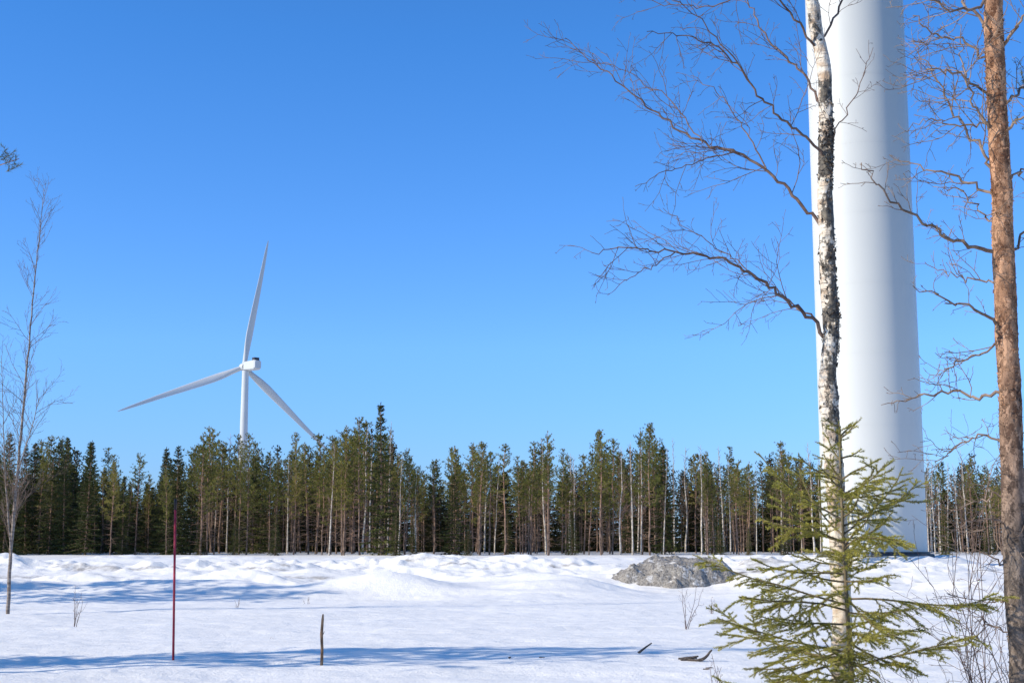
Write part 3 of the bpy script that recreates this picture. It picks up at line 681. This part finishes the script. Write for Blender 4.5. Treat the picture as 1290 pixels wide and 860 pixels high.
# ---------------------------------------------------------------- young birch on the left
def build_young_birch(stems,Y,label,seed,rb=.045,twl=1.0):
    rng=np.random.default_rng(seed); b=W(*stems[0][0],Y); off=np.array([b[0],b[1],0])
    e=ob('birch_tree',None,loc=(b[0],b[1],0)); top(e,label,'tree'); T=MB();C=MB()
    for si,st in enumerate(stems):
        P=[W(a,bb,Y+.1*i)-off for i,(a,bb) in enumerate(st)]
        if si==0: P[0][2]=gz(b[0],b[1])-.15
        P=resample(P,len(P)*5); P[1:-1]+=rng.normal(0,.005,(len(P)-2,3)); r0=rb*(1 if si==0 else .45)
        tube(T,P,np.linspace(r0,.005,len(P)),8); twigs(C,P,r0,.006,rng,2,twl,.13,.05,.14,0,.0025,curl=.08,ang=(.4,.85),stiff=.0045,taper=.45)
    ob('trunk',T.mesh('trunk',[M_ytr]),e); ob('crown',C.mesh('crown',[M_ytw]),e)
M_ytr=nmat('young_birch_bark',(.13,.095,.075),(.36,.29,.23),6,.7,0,stretch=(1,1,3))
M_ytw=nmat('young_birch_twigs',(.10,.068,.05),(.22,.15,.11),4,.7,0)
build_young_birch([[(10,772),(13,700),(20,620),(28,530),(36,440),(43,360),(50,290),(56,238)],[(14,700),(8,620),(4,540),(2,450)],[(20,600),(40,540),(50,500)]],30,'slim leafless young birch standing in the snow',51,twl=1.2)

# ---------------------------------------------------------------- foreground spruce
def build_spruce():
    rng=np.random.default_rng(67); Y=8.45; x=W(1069,760,Y)[0]; Ht=float(W(0,533,Y)[2])
    e=ob('spruce_tree',None,loc=(x,Y,0)); top(e,'small sparse yellow-green young spruce in the snow','tree')
    T=MB();G=MB()
    tube(T,resample([np.array([.02,0,-.1]),np.array([0,0,.8]),np.array([-.02,0,1.6]),np.array([-.02,0,Ht])],14),np.linspace(.024,.004,14),9)
    SP=[];SD=[]
    def nd(c,dens):
        for i in range(len(c)-1):
            d=c[i+1]-c[i]; l=np.linalg.norm(d); k=max(1,int(l*dens)); u=rng.random((k,1)); P=c[i]+d*u
            t=d/(l+1e-9); R=rng.normal(size=(k,3)); R-=(R@t)[:,None]*t; R/=np.linalg.norm(R,axis=1)[:,None]
            SP.append(P); SD.append(t*.75+R*.85+[0,0,.15])
    nd(np.array([[-.02,0,Ht-.22],[-.02,0,Ht+.01]]),900)
    nd(np.array([[-.02,0,Ht-.8],[-.02,0,Ht-.2]]),400)
    zs=[2.20,2.07,1.92,1.77,1.61,1.46,1.30,1.15,1.0,.85,.70,.55,.40]
    for wi,z in enumerate(zs):
        z*=Ht/2.33
        full=np.interp(z,[.2,.6,1.0,1.4,1.7,1.95,2.15,2.3],[.98,1.0,.96,.84,.60,.42,.27,.14])
        nb=rng.integers(5,8) if wi>1 else 4; a0=rng.uniform(0,6.28)
        for b in range(nb):
            az=a0+b*6.28/nb+rng.normal(0,.42); l=full*rng.uniform(.40,1.12)
            el=np.interp(z,[.3,1.2,2.2],[-.05,.10,.60])+rng.normal(0,.18)
            d0=np.array([math.cos(az)*math.cos(el),math.sin(az)*math.cos(el),math.sin(el)])
            c=wander((-.01,0,z+rng.normal(0,.05)),d0,l,8,rng,.075,-.04 if z<1.5 else -.015)
            c[:,2]+=np.linspace(0,1,9)**3*.17*l
            tube(T,c,np.linspace(.007,.0025,9),5)
            nd(c[1:],720)
            m=max(3,int(l/.049)); lat=nrm(np.array([-d0[1],d0[0],0]))
            for j in range(m):
                s=.18+.80*(j+rng.random()*.9)/m; q=s*8; i=min(int(q),7); p=c[i]+(c[i+1]-c[i])*(q-i); sd=1 if j%2 else -1
                l2=(.34*l*(1-s)**.6+.065)*rng.uniform(.4,1.3); t=nrm(c[i+1]-c[i])
                d=nrm(t*.78+lat*sd*.68+np.array([0,0,rng.normal(-.20,.22)]))
                cc=wander(p,d,l2,4,rng,.09,-.02); tube(T,cc,np.linspace(.003,.0015,5),3); nd(cc,900)
                if l2>.10:
                    m3=int(l2/.052)
                    for jj in range(m3):
                        s3=.22+.74*jj/m3; q3=s3*4; i3=min(int(q3),3); p3=cc[i3]+(cc[i3+1]-cc[i3])*(q3-i3)
                        s2=1 if jj%2 else -1; t3=nrm(cc[i3+1]-cc[i3]); d3=nrm(t3*.8+np.cross(t3,[0,0,1])*s2*.6+np.array([0,0,rng.normal(-.08,.18)]))
                        c3=wander(p3,d3,(.38*l2*(1-s3)+.033)*rng.uniform(.7,1.2),2,rng,.05,0); tube(T,c3,[.002,.0017,.0015],3); nd(c3,900)
    P=np.concatenate(SP);D=np.concatenate(SD); print('needles',len(P))
    needles(G,P,D,rng.uniform(.012,.020,len(P)),.0034,rng)
    ob('trunk',T.mesh('trunk',[M_sptrunk]),e); ob('crown',G.mesh('crown',[M_hneed],False),e)
build_spruce()

# ---------------------------------------------------------------- small things
def pole(px,pyb,pyt,pxt):
    Y=CAMH*F/(pyb-680)
    for _ in range(8): 
        x=W(px,pyb,Y)[0]; Y=(CAMH-gz(x,Y))*F/(pyb-680)
    p0=W(px,pyb,Y); p1=W(pxt,pyt,Y); z=gz(p0[0],p0[1]); h=p1[2]-z
    return p0,p1,z,h,Y
p0,p1,z,h,Y=pole(219,826,628,221)
e=ob('marker_stake',None,loc=(p0[0],Y,z)); top(e,'thin dark red snow marker stake with black tip','marker stake')
dx=p1[0]-p0[0]
mb=MB(); tube(mb,[(0,0,-.3),(dx*.93,0,h*.93)],.0165,10,cap=True); ob('pole',mb.mesh('pole',[M_red]),e)
mb=MB(); tube(mb,[(dx*.93,0,h*.93),(dx*.995,0,h*.995),(dx,0,h)],[.019,.019,.01],10,cap=True); ob('cap',mb.mesh('cap',[M_black]),e)
p0,p1,z,h,Y=pole(405,832,773,406)
mb=MB(); rng=np.random.default_rng(5)
tube(mb,[(0,0,-.15),(.006,0,h*.3),(-.006,0,h*.6),(.004,0,h*.9),(.008,0,h)],[.021,.019,.020,.017,.009],9,cap=True)
tube(mb,[(0,0,h*.55),(.03,0,h*.66)],[.006,.004],5,cap=True)
o=ob('broken_stick',mb.mesh('broken_stick',[M_stick],False),loc=(p0[0],Y,z)); top(o,'short broken brown stick standing in the snow','stick')

def shrub(px,pyb,hpx,n,label,seed,Y=None,wid=.35,lev=1,r=.006,name='bare_shrub',group=None,rmin=.002,mat=None,curl=.11):
    rng=np.random.default_rng(seed)
    if Y is None: Y=CAMH*F/(pyb-680)
    x=W(px,700,Y)[0]; z=gz(x,Y); hh=hpx/F*Y; mb=MB()
    for i in range(n):
        a=rng.uniform(0,6.28); t=rng.uniform(0,wid)
        c=wander((rng.normal(0,.03),rng.normal(0,.03),-.08),(math.cos(a)*t,math.sin(a)*t,1),hh*rng.uniform(.55,1.1),8,rng,curl,.02)
        tube(mb,c,np.linspace(r,rmin,9),4); twigs(mb,c,r,rmin,rng,lev,hh*.35,.09*hh+.03,.03,.2,0,rmin,curl=.2,ang=(.4,1.2))
    o=ob(name,mb.mesh(name,[mat or M_twig]),loc=(x,Y,z)); top(o,label,'shrub',group)
shrub(97,785,58,4,'leafless little shrub poking through the snow',71,wid=.35,r=.007)
shrub(862,790,62,4,'leafless little shrub leaning in the snow',72,wid=.5,r=.007)
shrub(388,757,20,3,'tiny dry twigs poking through the snow',73)
shrub(895,770,26,5,'tiny dry twigs poking through the snow',74)
shrub(300,764,16,3,'tiny dry twigs poking through the snow',75)
shrub(577,866,22,2,'tiny dry twigs poking through the snow',76,wid=.2)
shrub(343,800,12,2,'tiny dry twigs poking through the snow',77)
shrub(905,862,55,4,'leafless thin shrub beside the young spruce',78,wid=.7,r=.004)
K=dict(r=.0042,rmin=.0015,curl=.17)
shrub(1150,0,200,8,'tangled leafless shrub beside the young spruce',79,Y=8.0,wid=.9,lev=2,**K)
shrub(1205,0,250,11,'tangled leafless shrub beside the pine trunk',80,Y=8.5,wid=1.1,lev=2,**K)
shrub(1240,0,350,12,'tangled leafless shrub beside the pine trunk',81,Y=9.2,wid=.9,lev=2,**K)
shrub(1250,0,480,7,'tall leafless brush beside the pine trunk',82,Y=9.6,wid=.5,lev=2,**K)
shrub(1110,0,190,6,'tangled leafless shrub beside the young spruce',83,Y=8.8,wid=.8,lev=2,**K)
def lying(px,py,l,r,ang,name,label,seed,n=1,mat=M_flake,tilt=.25):
    Y=CAMH*F/(py-680); x=W(px,py,Y)[0]; z=gz(x,Y); rng=np.random.default_rng(seed); mb=MB()
    for i in range(n):
        a=ang+rng.normal(0,.5)*(n>1); s=rng.normal(0,.10,3)*[1,1,0] if n>1 else np.zeros(3)
        d=np.array([math.cos(a),math.sin(a),tilt]); c=wander(s-[0,0,.01],d,l*rng.uniform(.7,1.1),5,rng,.12,0)
        tube(mb,c,np.linspace(r,r*.5,6),6,cap=True)
    o=ob(name,mb.mesh(name,[mat],False),loc=(x,Y,z+.015)); top(o,label,'twig')
lying(804,820,.22,.020,.3,'fallen_branch','dark broken branch end sticking out of snow',1,1,tilt=.6)
lying(862,827,.26,.024,.1,'fallen_bark','dark bark scraps lying on the snow',2,7,tilt=.10)
lying(665,826,.12,.012,.1,'fallen_twig','small dark twig lying on the snow',3,2,tilt=.05)
lying(893,838,.10,.010,.1,'fallen_twig','small dark twig lying on the snow',4,2,tilt=.1)

# ---------------------------------------------------------------- light, sky, camera
SE=math.radians(31); AZ=math.radians(251)
dirs=Vector((math.sin(AZ)*math.cos(SE),math.cos(AZ)*math.cos(SE),math.sin(SE)))
sl=bpy.data.lights.new('sun','SUN'); sl.energy=5.0; sl.angle=math.radians(.53); sl.color=(1,.93,.79)
so=ob('sun',sl); so.rotation_euler=dirs.to_track_quat('Z','Y').to_euler()
w=bpy.data.worlds.new('World'); bpy.context.scene.world=w; w.use_nodes=True; nt=w.node_tree
sk=nt.nodes.new('ShaderNodeTexSky'); sk.sky_type='NISHITA'; sk.sun_disc=False; sk.sun_elevation=SE; sk.sun_rotation=AZ
sk.altitude=100; sk.air_density=1.0; sk.dust_density=.2; sk.ozone_density=3.0
tc=nt.nodes.new('ShaderNodeTexCoord'); sp=nt.nodes.new('ShaderNodeSeparateXYZ'); nt.links.new(tc.outputs['Generated'],sp.inputs[0])
cr=nt.nodes.new('ShaderNodeValToRGB'); el=cr.color_ramp.elements; k=1/2.4
el[0].position=0; el[0].color=(.60*k,.92*k,1.74*k,1)
el[1].position=.5; el[1].color=(.52*k,1.22*k,1.95*k,1)
x=el.new(.14); x.color=(.80*k,1.34*k,2.14*k,1)
x=el.new(.36); x.color=(.53*k,1.29*k,2.14*k,1)
nt.links.new(sp.outputs[2],cr.inputs[0])
mu=nt.nodes.new('ShaderNodeMix'); mu.data_type='RGBA'; mu.blend_type='MULTIPLY'; mu.inputs[0].default_value=1
nt.links.new(sk.outputs[0],mu.inputs[6]); nt.links.new(cr.outputs[0],mu.inputs[7])
bg=nt.nodes['Background']; bg.inputs[1].default_value=.10*2.4; nt.links.new(mu.outputs[2],bg.inputs[0])
cd=bpy.data.cameras.new('camera'); cd.sensor_width=36; cd.lens=36*F/1290; cd.clip_end=9000; cd.clip_start=.05
co=ob('camera',cd); co.location=(0,0,CAMH); co.rotation_euler=(math.pi/2+PIT,0,0)
sc=bpy.context.scene; sc.camera=co
sc.view_settings.view_transform='Standard'; sc.view_settings.look='None'; sc.view_settings.exposure=0
